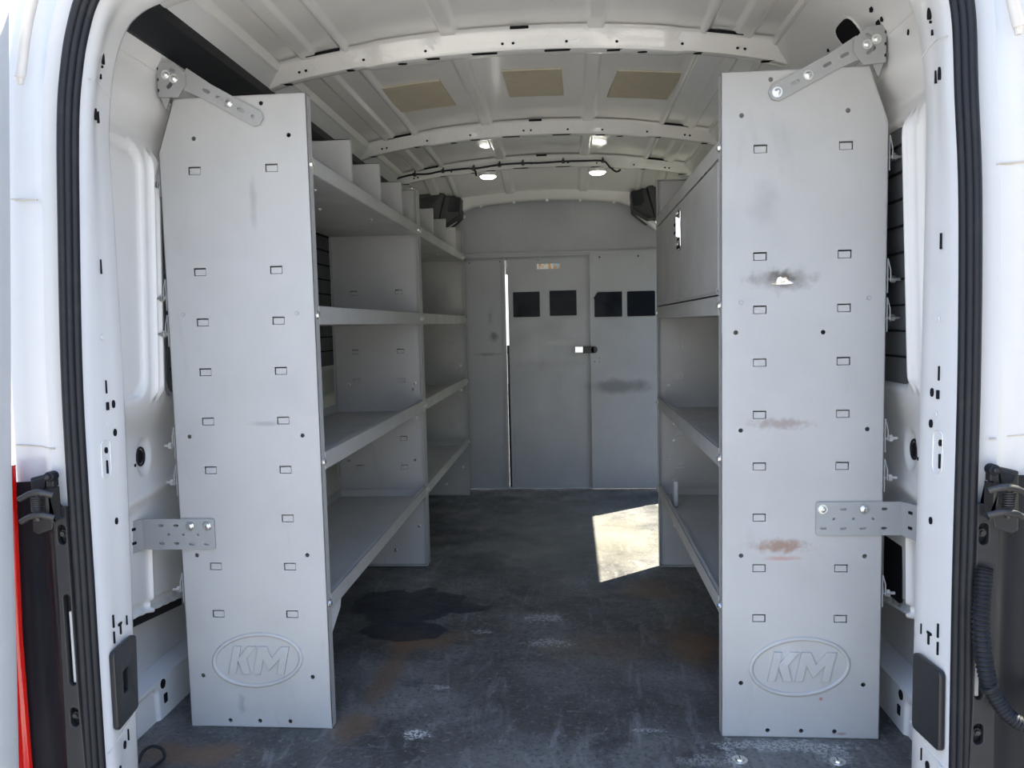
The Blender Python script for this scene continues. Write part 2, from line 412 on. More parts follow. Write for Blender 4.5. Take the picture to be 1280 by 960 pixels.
for s, nm, lb in ((-1, 'wall_left', 'white pressed steel inner side wall behind the left shelves'), (1, 'wall_right', 'white pressed steel inner side wall behind the right shelves')):
    w = MB()
    rows = [[(s * wall_x(y, z, s), y, z) for z in zs_] for y in ys]
    def skip(i, j):
        yc = (ys[i] + ys[i + 1]) / 2; zc = (zs_[j] + zs_[j + 1]) / 2
        return s > 0 and 1.585 < yc < 2.57 and zc < 1.44          # open sliding side door
    w.grid(rows, M['white'], skip)
    def hole(y, z, ru, rv, rect_=False, m=None, up=(0, 0, 1)):
        x = s * (wall_x(y, z, s) + .003)
        w.disc((x, y, z), (-s, 0, 0), ru, rv, m or M['hole'], rect=rect_, up=up, t=.0045)
    hole(.026, .67, .012, .017)
    w.tube([(s * (wall_x(.026, .67, s) - .002), .026 + .016 * math.cos(a), .67 + .022 * math.sin(a)) for a in [2 * PI * i / 20 for i in range(20)]], .0028, M['rubber'], 6, closed=True)
    hole(-.012, .655, .003, .004)
    if s < 0:
        hole(-.082, .424, .024, .008, True, up=(0, -.25, 1)); hole(-.085, .318, .028, .011, True)
        hole(-.02, .252, .010, .016, True)
        hole(.045, .085, .011, .012); hole(.052, .045, .008, .012, True)
        hole(-.045, .185, .006, .007, True, M['hole'], (0, .5, 1)); hole(-.025, .195, .006, .007, True, M['hole'], (0, .5, 1))
        for ya_, yb_ in ((-.16, -.03), (-.025, .22)):        # dark band painting the shaded gap along the top of the opening
            P_ = [(-(wall_x(-.0, .30, s) + .012), y, .275 - .13 * y + dz) for y, dz in ((ya_, -.022), (yb_, -.022), (yb_, .004), (ya_, .004))]
            w.prism(P_, (-.02, 0, 0), M['rubber'])
    else:
        hole(-.055, .345, .022, .016, True); hole(.125, .365, .052, .075, True); hole(.09, .262, .009, .014, True); hole(.045, .27, .004, .005)
        hole(.045, .085, .011, .012); hole(.052, .045, .008, .012, True)
        for q in (.40, .43, .46): w.tube([(s * (wall_x(-.05, q, s) - .003), -.10, q), (s * (wall_x(-.03, q, s) - .003), -.03, q + .012)], .004, M['white'], 8)
        for (y, z, a, b2) in ((-.01, 1.625, .006, .009), (.0, 1.600, .008, .014), (-.02, 1.60, .004, .008), (.25, 1.63, .004, .006), (.21, 1.61, .004, .008), (-.10, 1.54, .004, .006)):
            hole(y, z, a, b2)
        # big slanted oval access hole in the roof rail
        pts = []
        for k in range(24):
            a = 2 * PI * k / 24
            cy = .125 + .052 * math.copysign(abs(math.cos(a)) ** .65, math.cos(a)); cz = 1.622 + .026 * math.copysign(abs(math.sin(a)) ** .65, math.sin(a))
            pts.append((s * (wall_x(cy, cz, s) - .0012), cy, cz))
        w.prism(pts, (-.0006, 0, -.0005), M['hole'])
        w.tube(pts, .0025, M['white'], 6, closed=True)
    # upper fold line of the wall, with its sealer bead
    w.tube([(s * (wall_x(y, 1.568, s) - .0005), y, 1.568) for y in frange(-.24, 1.2, .05)], .0016, M['white'], 6)
    for R in (RECS if s < 0 else RECS_R)[1:]:                                   # dark liner sheets set in the recesses, grooved
        if s > 0 and R[0] > 1.5: continue
        y0_, y1_ = max(R[0] + .004, -.020 if s > 0 else .070), min(R[1] - .004, 1.54 if s > 0 else 9)
        plate(w, rrect(y0_, R[2] + .004, y1_, R[3] - .004, .04), [], lambda u, v, q: (s * (wall_x(u, v, s) - .004 + q), u, v), .003, M['liner'])
        for z in frange(.88, 1.34, .0575): w.box((s * (prof(z) + .002), y0_ + .01, z - .002), (s * (prof(z) + .0105), y1_ - .01, z + .002), M['hole'])
    o = w.build(nm, smooth=True, angle=50, fixn=False)
    struct(o, lb)

# ------------------------------------------------------------------ REAR DOOR FRAME (arch sweep)
HALF = [(.800, -.10), (.796, .17), (.786, .51), (.778, .87), (.776, 1.20), (.776, 1.35), (.765, 1.45), (.751, 1.510), (.732, 1.553), (.709, 1.581), (.667, 1.603), (.584, 1.622), (.30, 1.648)]
HALF_R = [(.776, -.10), (.776, .17), (.776, .51), (.779, .87), (.780, 1.20), (.778, 1.35), (.768, 1.45), (.756, 1.510), (.736, 1.553), (.711, 1.581), (.667, 1.603), (.584, 1.622), (.30, 1.648)]
HALF_S = [(.782, -.10), (.782, .17), (.780, .51), (.777, .87), (.761, 1.20), (.750, 1.36), (.736, 1.45), (.722, 1.505), (.704, 1.552), (.680, 1.585), (.640, 1.610), (.56, 1.632), (.30, 1.652)]
HALF_SR = [(.784, -.10), (.784, .17), (.782, .51), (.783, .87), (.778, 1.16), (.768, 1.33), (.761, 1.45), (.748, 1.515), (.730, 1.556), (.705, 1.588), (.660, 1.612), (.575, 1.632), (.30, 1.652)]
ARCH = [(-x, z) for x, z in HALF] + [(0, 1.655)] + [(x, z) for x, z in HALF_R[::-1]]
ARCH_S = [(-x, z) for x, z in HALF_S] + [(0, 1.655)] + [(x, z) for x, z in HALF_SR[::-1]]        # line followed by the seal
def sweep_arch(mb, profile, m, k=7):
    PA, PS = (catmull([Vector((p[0], 0, p[1])) for p in q], k) for q in (ARCH, ARCH_S)); rows = []; L = len(PA)
    N = []
    for P in (PA, PS):
        nn = []
        for i in range(L):
            t = (P[min(i + 1, L - 1)] - P[max(i - 1, 0)]).normalized(); nn.append(Vector((-t.z, 0, t.x)))
        N.append(nn)
    for i in range(L):
        row = []
        for d, y in profile:
            f_ = min(max((-.30 - y) / .066, 0), 1)
            row.append((PA[i] + N[0][i] * d) * (1 - f_) + (PS[i] + N[1][i] * d) * f_ + Vector((0, y, 0)))
        rows.append(row)
    mb.grid(rows, m)
fr = MB()
sweep_arch(fr, [(.16, -.24), (.03, -.245), (.008, -.252), (0, -.268), (0, -.30), (-.001, -.335), (-.002, -.366), (-.0005, -.380), (.004, -.392), (.012, -.400), (.024, -.402)], M['white'])
sweep_arch(fr, [(.024, -.402), (.034, -.404), (.050, -.414), (.056, -.416), (.064, -.411), (.080, -.402), (.11, -.398), (.135, -.400), (.145, -.392), (.155, -.37), (.165, -.2), (.18, .1), (.185, .8), (.185, 1.55)], M['white_darkened'])
for sgn in (-1, 1):
    def pil(y, z, off=.0008):
        """point on the inner pillar face"""
        f_ = min(max((-.30 - y) / .066, 0), 1)
        x = interp(z, [(b_, a_) for a_, b_ in (HALF if sgn < 0 else HALF_R)]) * (1 - f_) + interp(z, [(b_, a_) for a_, b_ in (HALF_S if sgn < 0 else HALF_SR)]) * f_
        return (sgn * (x - off - .0025 * sst(-y, .30, .366)), y, z)
    def ph(y, z, ru, rv, rect_=False):
        y -= .010 if sgn > 0 else 0
        sl_ = (pil(y + .004, z)[0] - pil(y - .004, z)[0]) * sgn / .008
        fr.disc(pil(y, z, -.003), (-sgn, sl_, 0), ru, rv, M['hole'], rect=rect_, t=.0052)
    ph(-.313, 1.492, .006, .010); ph(-.313, 1.460, .0022, .0045, True); ph(-.313, 1.478, .0016, .0025)
    ph(-.335, 1.384, .005, .011); ph(-.312, 1.385, .0018, .011, True)
    ph(-.328, 1.100, .0014, .014, True); ph(-.327, .868, .0014, .013, True)
    ph(-.325, .83, .004, .008, True); ph(-.304, .832, .005, .008); ph(-.303, .775, .0055, .0075)
    ph(-.338, .745, .004, .006); ph(-.337, .712, .0016, .013, True)
    ph(-.312, .598, .005, .0068); ph(-.345, .405, .0016, .013, True); ph(-.345, .372, .0016, .012, True); ph(-.288, .385, .0014, .010, True)
    ph(-.316, .388, .0075, .0025, True); ph(-.314, .376, .0022, .010, True)
    ph(-.318, .135, .006, .0085); ph(-.297, .145, .0014, .012, True); ph(-.35, .10, .002, .01, True)
    for z, y in ((.965, -.333), (.795, -.331)): fr.disc(pil(y, z), (-sgn, 0, 0), .005, .005, M['white'], t=.0015)
    # pressed boss round the lower slot pair, overlap joint of the two pillar pressings
    fr.tube([pil(y, z, .0005) for y, z in rrect(-.356, .69, -.322, .765, .012)], .0012, M['white'], 6, closed=True)
    fr.tube([pil(y, z, .0004) for y, z in ((-.384, 1.432), (-.345, 1.442), (-.30, 1.444), (-.268, 1.436))], .0014, M['white'], 6)
    fr.tube([pil(y, z, .0004) for y, z in ((-.39, .158), (-.34, .165), (-.26, .185))], .0014, M['white'], 6)
    # sealer seams across the outer rear face
    for z0, zz in ((1.215, .012), (.762, .008)):
        fr.tube([(sgn * x, y, z0 + zz * (x - .83) * 8) for x, y in ((.826, -.4155), (.834, -.4165), (.842, -.411), (.858, -.4025), (.888, -.3985), (.912, -.4005))], .0016, M['tan'], 6)
struct(fr.build('trim_1', smooth=True, angle=50, fixn=False), 'white painted door frame around the open rear of the van, with punched holes')

# rubber door seal along the arch
sl = MB()
def arch_tube(d, y, r, m):
    P = catmull([Vector((p[0], 0, p[1])) for p in ARCH_S], 7); Q = []
    for i, p in enumerate(P):
        t = (P[min(i + 1, len(P) - 1)] - P[max(i - 1, 0)]).normalized()
        Q.append(p + Vector((-t.z, 0, t.x)) * d + Vector((0, y, 0)))
    sl.tube(Q, r, m, 12)
arch_tube(.0040, -.402, .0078, M['rubber']); arch_tube(.0110, -.411, .0076, M['rubber']); arch_tube(.0180, -.418, .0072, M['rubber'])
sweep_arch(sl, [(.018, -.414), (.020, -.421), (.024, -.422), (.027, -.416), (.027, -.401)], M['rubber_lip'])
sl_o = sl.build('door_seal', smooth=True, angle=50, fixn=False)
tag(sl_o, 'black ribbed rubber door seal running up both sides of the rear opening', 'door seal')

# ------------------------------------------------------------------ ROOF
def skin(x): return 1.80 - .13 * x * x
RX = (-.60, -.465, -.20, .21, .55, .62)
def roof_z(x, y):
    z = skin(x)
    for c_, w_ in ((-.605, .024), (-.498, .010), (-.20, .023), (.212, .023), (.508, .010), (.612, .024)):
        z -= .009 * (1 - sst(abs(x - c_), w_ - .004, w_ + .004))
    return z - .078 * sst(y, 2.16, 2.66)
xs = frange(-.705, .705, .0055); yr = frange(-.35, 2.10, .06) + frange(2.10, 2.76, .03)[1:]
rf = MB(); rf.grid([[(x, y, roof_z(x, y)) for x in xs] for y in yr], M['white_roof'])
roof = struct(rf.build('ceiling', smooth=True, angle=60, fixn=False), 'white painted bare steel van roof with pressed lengthwise ribs')
for s in (-1, 1):                                    # rail along the roof edge, closing skin to wall
    r = MB()
    P = [(.700, 1.738), (.712, 1.722), (.718, 1.708), (.728, 1.704), (.733, 1.690), (.726, 1.682), (.735, 1.668), (.762, 1.700), (.74, 1.75)]
    P = [(.69, 1.745), (.700, 1.716), (.706, 1.712), (.711, 1.722), (.719, 1.722), (.724, 1.706), (.730, 1.704), (.737, 1.690)]
    if s > 0: P = [(.69, 1.745), (.694, 1.722), (.700, 1.718), (.705, 1.728), (.713, 1.728), (.718, 1.712), (.724, 1.708), (.735, 1.694)]
    r.grid([[(s * x, y, z) for x, z in P] for y in frange(-.30, 2.74, .2)], M['white_roof'])
    r.build('roof_rail', roof, smooth=True, angle=30, fixn=False)

def bow(y0, label, depth=.054, w=.085, holes=True, xe=.742, drop=1.):
    """pressed hat-section cross member following the arch of the roof"""
    b = MB(); m = M['bow']
    X = frange(-xe, xe, .012); rows = []
    for x in X:
        zt = skin(x); a = abs(x)
        step = .012 * sst(a, .43, .47)                # deeper centre web, stepped near the ends
        zb = 1.746 - .13 * x * x + .5 * step + (.0 if a < .60 else -.10 * (a - .60) ** 2 * 4)
        wv = w / 2 - .008 * sst(a, .40, .45)
        sw = .006 * (math.exp(-((a - .25) / .02) ** 2) + math.exp(-((a - .44) / .02) ** 2))
        rows.append([(x, y0 - wv - .024, zt - .003), (x, y0 - wv - .012, zt - .005), (x, y0 - wv - .006, zt - .010), (x, y0 - wv - .002 + sw, zt - .022),
                     (x, y0 - wv + .006 + sw, zt - .030), (x, y0 - wv + .012, zb + .010), (x, y0 - wv + .020, zb + .001), (x, y0 - wv + .028, zb),
                     (x, y0 + wv - .028, zb), (x, y0 + wv - .018, zb + .002), (x, y0 + wv - .008, zt - .02), (x, y0 + wv, zt - .006), (x, y0 + wv + .02, zt - .003)])
    b.grid(rows, m)
    yb = y0 - w / 2
    def zb_(x): a = abs(x); return 1.746 - .13 * x * x + .006 * sst(a, .43, .47) + (0 if a < .60 else -.10 * (a - .60) ** 2 * 4)
    if holes:
        for x in (-.62, -.45, -.27, -.05, -.02, .13, .27, .45, .60, -.64, .62):     # small round holes in the rear face
            z = (skin(x) - .030 + zb_(x) + .010) / 2 - .002
            b.disc((x, yb + .0075, z), (0, -1, .3), .0042, .0042, M['hole'])
        for x, wd in ((-.255, .022), (-.105, .038), (.105, .038), (.265, .022)):      # slots in the underside
            b.disc((x, y0 - .012, zb_(x) - .0005), (0, 0, -1), wd, .008, M['hole'], rect=True, up=(0, 1, 0))
        for x in (-.345, .345, -.50, .50): b.disc((x, y0 - .004, zb_(x) - .0005), (0, 0, -1), .016, .008, M['hole'], up=(0, 1, 0))
        for x in (-.69, .69): b.disc((x, y0 - .008, zb_(x) - .0005), (0, 0, -1), .02, .009, M['hole'], rect=True, up=(0, 1, 0))
        for x, wd in ((-.56, .05), (.56, .05), (.0, .026)):                            # dark gaps where the flange leaves the skin
            b.prism([(x - wd, yb - .022, skin(x - wd) - .0035), (x + wd, yb - .022, skin(x + wd) - .0035), (x + wd, yb - .020, skin(x + wd) - .011), (x - wd, yb - .020, skin(x - wd) - .011)], (0, -.001, 0), M['hole'])
        for s in (-1, 1):
            b.prism([(s * .70, yb - .02, skin(.70) - .006), (s * .735, yb - .02, 1.722), (s * .735, yb - .02, 1.710), (s * .70, yb - .02, skin(.70) - .016)], (0, -.001, 0), M['hole'])
    o = b.build('roof_bow', roof, smooth=True, angle=40, fixn=False)
    o['label'] = label
    return o
bow(-.10, 'white roof cross member just inside the rear opening')
bow(.50, 'white pressed roof cross member nearest the rear opening with dark slots')
bow(1.47, 'second white roof cross member from the rear')
bow(2.11, 'third white roof cross member carrying the black cable', w=.075)
# front header above the bulkhead
h = MB()
rows = []
for x in frange(-.56, .56, .02):
    a = abs(x); zt = 1.725 - .14 * x * x; zb = 1.680 - .16 * x * x - (0 if a < .42 else (a - .42) * .25)
    rows.append([(x, 2.60, zt + .004), (x, 2.615, zt), (x, 2.62, zt - .006), (x, 2.645, zb + .006), (x, 2.66, zb), (x, 2.70, zb - .002)])
h.grid(rows, M['white_roof']); o = h.build('front_header', roof, smooth=True, angle=40, fixn=False); o['label'] = 'white curved roof header above the grey bulkhead'
for x in (-.372, -.182, .007, .195, .385):
    bolt(roof, (x, 2.652, 1.672 - .16 * x * x), (0, -1, -.4), .006)

# tan felt pads stuck on the roof
for x0, x1, yy0, yy1, sk, lb in ((-.495, -.293, .83, 1.115, .012, 'leftmost of the three tan felt pads stuck to the roof'),
                                 (-.083, .112, .805, 1.09, .006, 'middle one of the three tan felt pads stuck to the roof'),
                                 (.295, .505, .815, 1.10, -.02, 'rightmost of the three tan felt pads stuck to the roof')):
    b = MB(); n = 10; top = []; bot = []
    for j in range(2):
        y = yy0 if j == 0 else yy1
        top.append([(x0 + (x1 - x0) * i / n + sk * j, y + sk * .8 * (i / n - .5), skin(x0 + (x1 - x0) * i / n) - .0005) for i in range(n + 1)])
        bot.append([(p[0], p[1], p[2] - .004) for p in top[-1]])
    b.grid(bot, M['pad']); b.grid([bot[0], top[0]], M['pad']); b.grid([bot[1], top[1]], M['pad'])
    b.grid([[bot[0][0], bot[1][0]], [top[0][0], top[1][0]]], M['pad']); b.grid([[bot[0][-1], bot[1][-1]], [top[0][-1], top[1][-1]]], M['pad'])
    tag(b.build('roof_pad'), lb, 'felt pad', 'tan felt pads on the roof')

# LED dome lights under the third cross member
for x, lb in ((-.276, 'round white ceiling light, the one nearer the left shelves, lit'), (.276, 'round white ceiling light, the one nearer the right shelves, lit')):
    z = 1.745 - .13 * x * x
    t = thing('dome_light', lb, 'ceiling light', (x, 2.16, z), 'lit ceiling lights')
    b = MB(); b.cyl((x, 2.16, z + .004), (x, 2.16, z - .014), .048, M['white_roof'], 32, .044); b.build('bezel', t, smooth=True)
    b = MB(); b.cyl((x, 2.16, z - .0142), (x, 2.16, z - .022), .040, M['led'], 32, .030); b.build('lens', t, smooth=True)

# wiring harness along the third cross member
t = thing('wiring_harness', 'thin black cable clipped along the third roof cross member', 'cable', (0, 2.05, 1.76))
hp = [(-.735, 2.04, 1.700), (-.69, 2.04, 1.712), (-.629, 2.038, 1.722), (-.56, 2.04, 1.722), (-.487, 2.038, 1.733), (-.366, 2.04, 1.741), (-.33, 2.04, 1.739), (-.206, 2.036, 1.752), (-.091, 2.04, 1.756), (.0, 2.038, 1.754), (.106, 2.04, 1.757), (.20, 2.036, 1.755), (.298, 2.04, 1.752), (.33, 2.05, 1.725), (.363, 2.06, 1.703), (.385, 2.06, 1.712)]
b = MB(); b.tube(catmull(hp, 5), .0048, M['rubber'], 8); b.build('cable', t, smooth=True)
b = MB(); b.tube(catmull([(-.335, 2.04, 1.740), (-.325, 2.045, 1.725), (-.322, 2.05, 1.705)], 4), .005, M['rubber'], 8); b.build('cable_branch', t, smooth=True)
for x, z in ((-.629, 1.722), (-.487, 1.733), (-.335, 1.740), (-.206, 1.752), (-.091, 1.756), (.106, 1.757), (.298, 1.752)):
    b = MB(); b.box((x - .007, 2.032, z - .008), (x + .007, 2.055, z + .008), M['plastic']); b.cyl((x, 2.045, z), (x, 2.06, z + .02), .004, M['plastic'], 8); b.build('cable_clip', t, bevel=.002)

# black strip under the left roof rail
b = MB()
pr = [(-.802, 1.606), (-.785, 1.602), (-.742, 1.652), (-.738, 1.678), (-.752, 1.690), (-.770, 1.665), (-.800, 1.622)]
b.prism([(x, -.245, z) for x, z in pr], (0, 2.75, 0), M['rail_strip'])
tag(b.build('roof_rail_strip', bevel=.004), 'long black strip along the left roof rail above the shelves', 'trim strip')

# ------------------------------------------------------------------ BULKHEAD
t = thing('bulkhead_partition', 'fixed grey steel bulkhead partition across the front of the cargo area', 'partition', (0, YB, 0))
m = M['bulk']
b = MB(); plate(b, [(-.92, 1.384), (.92, 1.384), (.92, 1.80), (-.92, 1.80)], [], lambda u, v, w: (u, YB + .012 + w, v), .003, m); b.box((-.92, YB + .016, 1.386), (.92, YB + .018, 1.80), M['hole']); b.build('upper_panel', t)
b = MB()
b.box((-.92, YB - .022, 1.372), (.92, YB + .010, 1.386), m); b.box((-.92, YB - .022, 1.360), (.92, YB - .018, 1.372), m); b.box((-.92, YB - .004, 1.345), (.92, YB + .010, 1.372), m)
b.build('top_rail', t, bevel=.0015)
b = MB(); plate(b, [(-.92, .002), (-.247, .002), (-.247, 1.372), (-.92, 1.372)], [circ(-.455, 1.335, .004), circ(-.275, 1.338, .004)], lambda u, v, w: (u, YB + w, v), .003, m)
b.box((-.92, YB + .012, .002), (-.25, YB + .014, 1.37), M['hole']); b.box((-.262, YB - .014, .002), (-.247, YB + .01, 1.36), m); b.build('side_panel', t, bevel=.0008)  # dark sheet added behind the holes to keep them looking unlit
b = MB(); plate(b, [(.242, .002), (.92, .002), (.92, 1.372), (.242, 1.372)], [circ(.30, 1.345, .005), circ(.52, 1.345, .005), circ(.292, .765, .003), circ(.292, .745, .003), circ(.265, .745, .003)], lambda u, v, w: (u, YB - .030 + w, v), .003, m)
b.box((.255, YB - .020, .002), (.92, YB - .018, 1.37), M['hole']); b.box((.242, YB - .030, .002), (.248, YB + .01, 1.372), m); b.box((.242, YB - .034, 1.360), (.92, YB - .028, 1.378), m)
b.build('side_panel', t, bevel=.0008)
b = MB(); b.box((-.92, YB - .012, 0), (.92, YB + .012, .006), m); b.build('floor_rail', t, bevel=.001)
for x0, z0 in ((.268, 1.003), (.455, 1.003)):
    b = MB()
    ol = rrect(x0, z0, x0 + .158, z0 + .143, .006)
    if x0 < .3: ol = [(x0, z0), (x0 + .158, z0), (x0 + .158, z0 + .143), (x0 + .018, z0 + .143), (x0 - .004, z0 + .11), (x0, z0 + .10)]
    plate(b, ol, [], lambda u, v, w: (u, YB - .035 + w, v), .003, M['film']); o = b.build('window_cover', t, bevel=.0008); o['label'] = 'black square sheet stuck over a window'
for x, z in ((-.481, 1.605), (.498, 1.599)):
    bolt(t, (x, YB + .010, z), (0, -1, 0), .007)

d = thing('sliding_door', 'grey steel sliding door in the middle of the bulkhead with latch and sticker', 'partition door', (0, YB, 0))
b = MB(); plate(b, [(-.232, .006), (.244, .006), (.244, 1.358), (-.232, 1.358)], [circ(-.055, 1.34, .003), circ(.03, 1.345, .003), circ(.055, 1.345, .003)], lambda u, v, w: (u, YB + w, v), .004, m)
b.box((-.232, YB - .010, .006), (-.222, YB + .01, 1.355), m); b.box((-.228, YB + .012, .006), (.24, YB + .014, 1.355), M['hole']); b.build('door_panel', d, bevel=.0008)
for x0, z0 in ((-.203, 1.013), (.010, 1.016)):
    b = MB(); plate(b, rrect(x0, z0, x0 + .156, z0 + .146, .004), [], lambda u, v, w: (u, YB - .004 + w, v), .003, M['film']); o = b.build('window_cover', d, bevel=.0008); o['label'] = 'black square sheet stuck over a window'
b = MB(); b.box((-.060, YB - .004, 1.288), (.075, YB - .0025, 1.318), M['sticker']); o = b.build('sticker', d); o['label'] = 'small white printed label'
lt = MB(); lt.box((.152, YB - .040, .800), (.200, YB - .003, .836), M['zinc']); lt = lt.build('latch_plate', d, bevel=.002)
b = MB(); b.box((.198, YB - .050, .796), (.262, YB - .036, .836), M['plastic']); b.cyl((.262, YB - .050, .816), (.262, YB - .036, .816), .020, M['plastic'], 20); b.build('latch_tongue', d, bevel=.002)
b = MB(); b.cyl((.176, YB - .041, .818), (.176, YB - .043, .818), .009, M['chrome'], 16); b.build('lock_barrel', lt)
b = MB(); b.box((-.246, YB + .004, .006), (-.232, YB + .009, .85), M['rubber']); b.box((-.2455, YB + .004, 1.262), (-.2325, YB + .009, 1.30), M['card']); b.box((-.2455, YB + .0035, .62), (-.241, YB + .009, .80), M['card']); b.box((-.246, YB + .004, 1.30), (-.232, YB + .009, 1.345), M['white']); b.build('edge_strip', d)  # added dark strip hides the bright ground behind the lower slit

# black corner housings either side of the header
for s, lb in ((-1, 'black plastic corner housing at the top left of the bulkhead'), (1, 'black plastic corner housing at the top right of the bulkhead')):
    t = thing('corner_housing', lb, 'plastic housing', (s * .55, 2.60, 1.56), 'black corner housings above the bulkhead')
    q = lambda x, y, z: (s * x, y, z)
    b = MB()
    A = [q(.470, 2.54, 1.684), q(.552, 2.50, 1.690), q(.592, 2.48, 1.535), q(.562, 2.50, 1.530), q(.482, 2.54, 1.592)]
    B = [q(.470, 2.68, 1.684), q(.552, 2.68, 1.690), q(.592, 2.68, 1.520), q(.562, 2.68, 1.515), q(.482, 2.68, 1.580)]
    b.add(A + B, [(0, 1, 2, 3, 4), (9, 8, 7, 6, 5)] + [(i, (i + 1) % 5, (i + 1) % 5 + 5, i + 5) for i in range(5)], M['plastic'])
    b.build('housing', t, bevel=.003)
    b = MB(); b.add([q(.474, 2.535, 1.680), q(.530, 2.507, 1.684), q(.545, 2.507, 1.602), q(.484, 2.535, 1.606)], [(0, 1, 2, 3)], M['steel'])
    b.prism([q(.474, 2.535, 1.680), q(.530, 2.507, 1.684), q(.545, 2.507, 1.602), q(.484, 2.535, 1.606)], (0, .01, 0), M['gloss_black']); o = b.build('grille', t); o['label'] = 'dark brown mesh face'
    b = MB(); b.prism([q(.553, 2.48, 1.700), q(.74, 2.42, 1.735), q(.76, 2.42, 1.66), q(.72, 2.42, 1.55), q(.594, 2.47, 1.53)], (0, .20, 0), M['plastic']); b.build('side_cover', t, bevel=.004)
    b = MB(); b.prism([q(.555, 2.57, 1.532), q(.60, 2.57, 1.525), q(.625, 2.57, 1.50), q(.62, 2.57, 1.465), q(.505, 2.62, 1.566)], (0, .01, 0), M['white']); o = b.build('bracket', t); o['label'] = 'pale bracket under the housing'

# ------------------------------------------------------------------ SHELVING
LIPS = [(1.332, 1.371), (.982, 1.026), (.634, .677), (.288, .328)]
def end_panel(parent, s, y, dirn, mat, emblem=False, face_front=True):
    """sheet steel end panel in the plane Y=y; flanges turn towards dirn (+1 = +Y)"""
    b = MB()
    ol = [(s * XO, 0), (s * XI, 0), (s * XI, H), (s * (XO - .042), H), (s * XO, 1.388)]
    zs = [.286 + .1178 * k for k in range(8)] + [1.344]
    if s > 0: zs = [z - .001 for z in zs]
    holes = []; tabs = []
    for z in zs:
        for x in (.737, .553):
            x = x if s < 0 else (.7315 if x > .6 else .5495)
            if emblem and s < 0 and x > .7 and abs(z - .522) < .02: continue
            if emblem and s > 0 and x > .7 and abs(z - .519) < .02: continue
            holes.append(rect(s * x, z, .0295, .0185)); tabs.append((s * x, z))
    if emblem:
        pts = [(.735, 1.417), (.509, 1.416), (.785, .721), (.508, .721), (.783, .431), (.509, .432), (.784, .130), (.509, .130), (.721, .017), (.646, .017), (.57, .017), (.571, 1.49)]
        if s > 0: pts += [(.497, .942), (.687, .939)]
    else:
        pts = [(.735, 1.417), (.509, 1.416), (.783, .431), (.509, .432), (.70, .06), (.60, .06), (.509, .72)]
    for x, z in pts: holes.append(circ(s * x, z, .0052))
    plate(b, ol, holes, lambda u, v, w: (u, y + dirn * .001 + w, v), .002, mat)
    for x, z in tabs:                                 # pressed-back tabs inside the slots
        b.box((x - .0125, y + dirn * .0022, z - .0079), (x + .0128, y + dirn * .0034, z + .0060), mat)
    fl = .029
    b.box((s * XI, y, 0), (s * (XI + .002), y + dirn * fl, H), mat)
    b.box((s * XO, y, 0), (s * (XO - .002), y + dirn * fl, 1.388), mat)
    b.box((s * XI, y, H - .002), (s * (XO - .042), y + dirn * fl, H), mat)
    b.box((s * XI, y, 0), (s * XO, y + dirn * fl, .002), mat)
    b.prism([(s * XO, y, 1.388), (s * (XO - .042), y, H), (s * (XO - .044), y, H - .001), (s * (XO - .002), y, 1.387)], (0, dirn * fl, 0), mat)
    p = b.build('end_panel', parent)
    if emblem:
        for x, z in ((.784, 1.012), (.508, 1.009)):
            k = MB(); k.cyl((s * x, y - .0012, z), (s * x, y + .001, z), .0052, M['bracket'], 16); k.cyl((s * x, y - .002, z), (s * x, y, z), .003, mat, 12); k.build('rivet', p)
        # pressed oval with slanted letters K M
        cx, cz, rx, rz, tilt = (-.645, .171, .1095, .064, .10) if s < 0 else (.641, .171, .1095, .066, .10)
        e = MB(); c_, s_ = math.cos(tilt), math.sin(tilt)
        def mp(u, v, w): return (cx + u * c_ - v * s_, y - w, cz + u * s_ + v * c_)
        n = 56; ring = []
        e.tube([mp(rx * math.cos(2 * PI * i / n), rz * math.sin(2 * PI * i / n), -.0005) for i in range(n)], .0052, mat, 10, closed=True)
        hgt = .070; sh = .22; w0 = .0815
        def L(u, v): return ((u * .94 - .98) * w0 * .82 + sh * (v - .5) * hgt, (v - .5) * hgt)
        K = [(0, 0), (0, 1), (.32, 1), (.32, .66), (.62, 1), (1.0, 1), (1.0, .0), (.68, 0), (.32, .44), (.32, 0)]
        K = [(0, 0), (0, 1), (.30, 1), (.30, .62), (.56, 1), (.92, 1), (.62, .56), (.90, .0), (.56, 0), (.30, .42), (.30, 0)]
        Mm = [(.98, 0), (.98, 1), (1.32, 1), (1.60, .60), (1.88, 1), (2.22, 1), (2.22, 0), (1.92, 0), (1.92, .52), (1.60, .12), (1.28, .52), (1.28, 0)]
        for poly in (K, Mm):
            plate(e, [L(u, v) for u, v in poly], [], lambda u, v, w: (cx + u, y - .0012 + w, cz + v), .0075, mat, bev=.0022)
        e.build('emblem', p, smooth=True, angle=40)
        # wall-side fixings down the outer edge
        for z in (1.317, 1.052, .967, .698, .608, .342):
            k = MB(); X = s * XO
            k.cyl((X, y + .012, z), (X + s * .034, y + .012, z), .0036, M['zinc'], 10); k.cyl((X + s * .014, y + .012, z), (X + s * .022, y + .012, z), .0085, M['zinc'], 6)
            k.tube([(X + s * .004, y + .004 + .0 * i, z + dz) for i, dz in enumerate((-.03, -.01, .02, .045))], .0015, M['bracket'], 6)
            k.tube([(X + s * .004, y + .004, z + .045), (X + s * .012, y + .008, z + .02), (X + s * .012, y + .008, z - .005)], .0015, M['bracket'], 6)
            k.build('bolt', p)
    return p

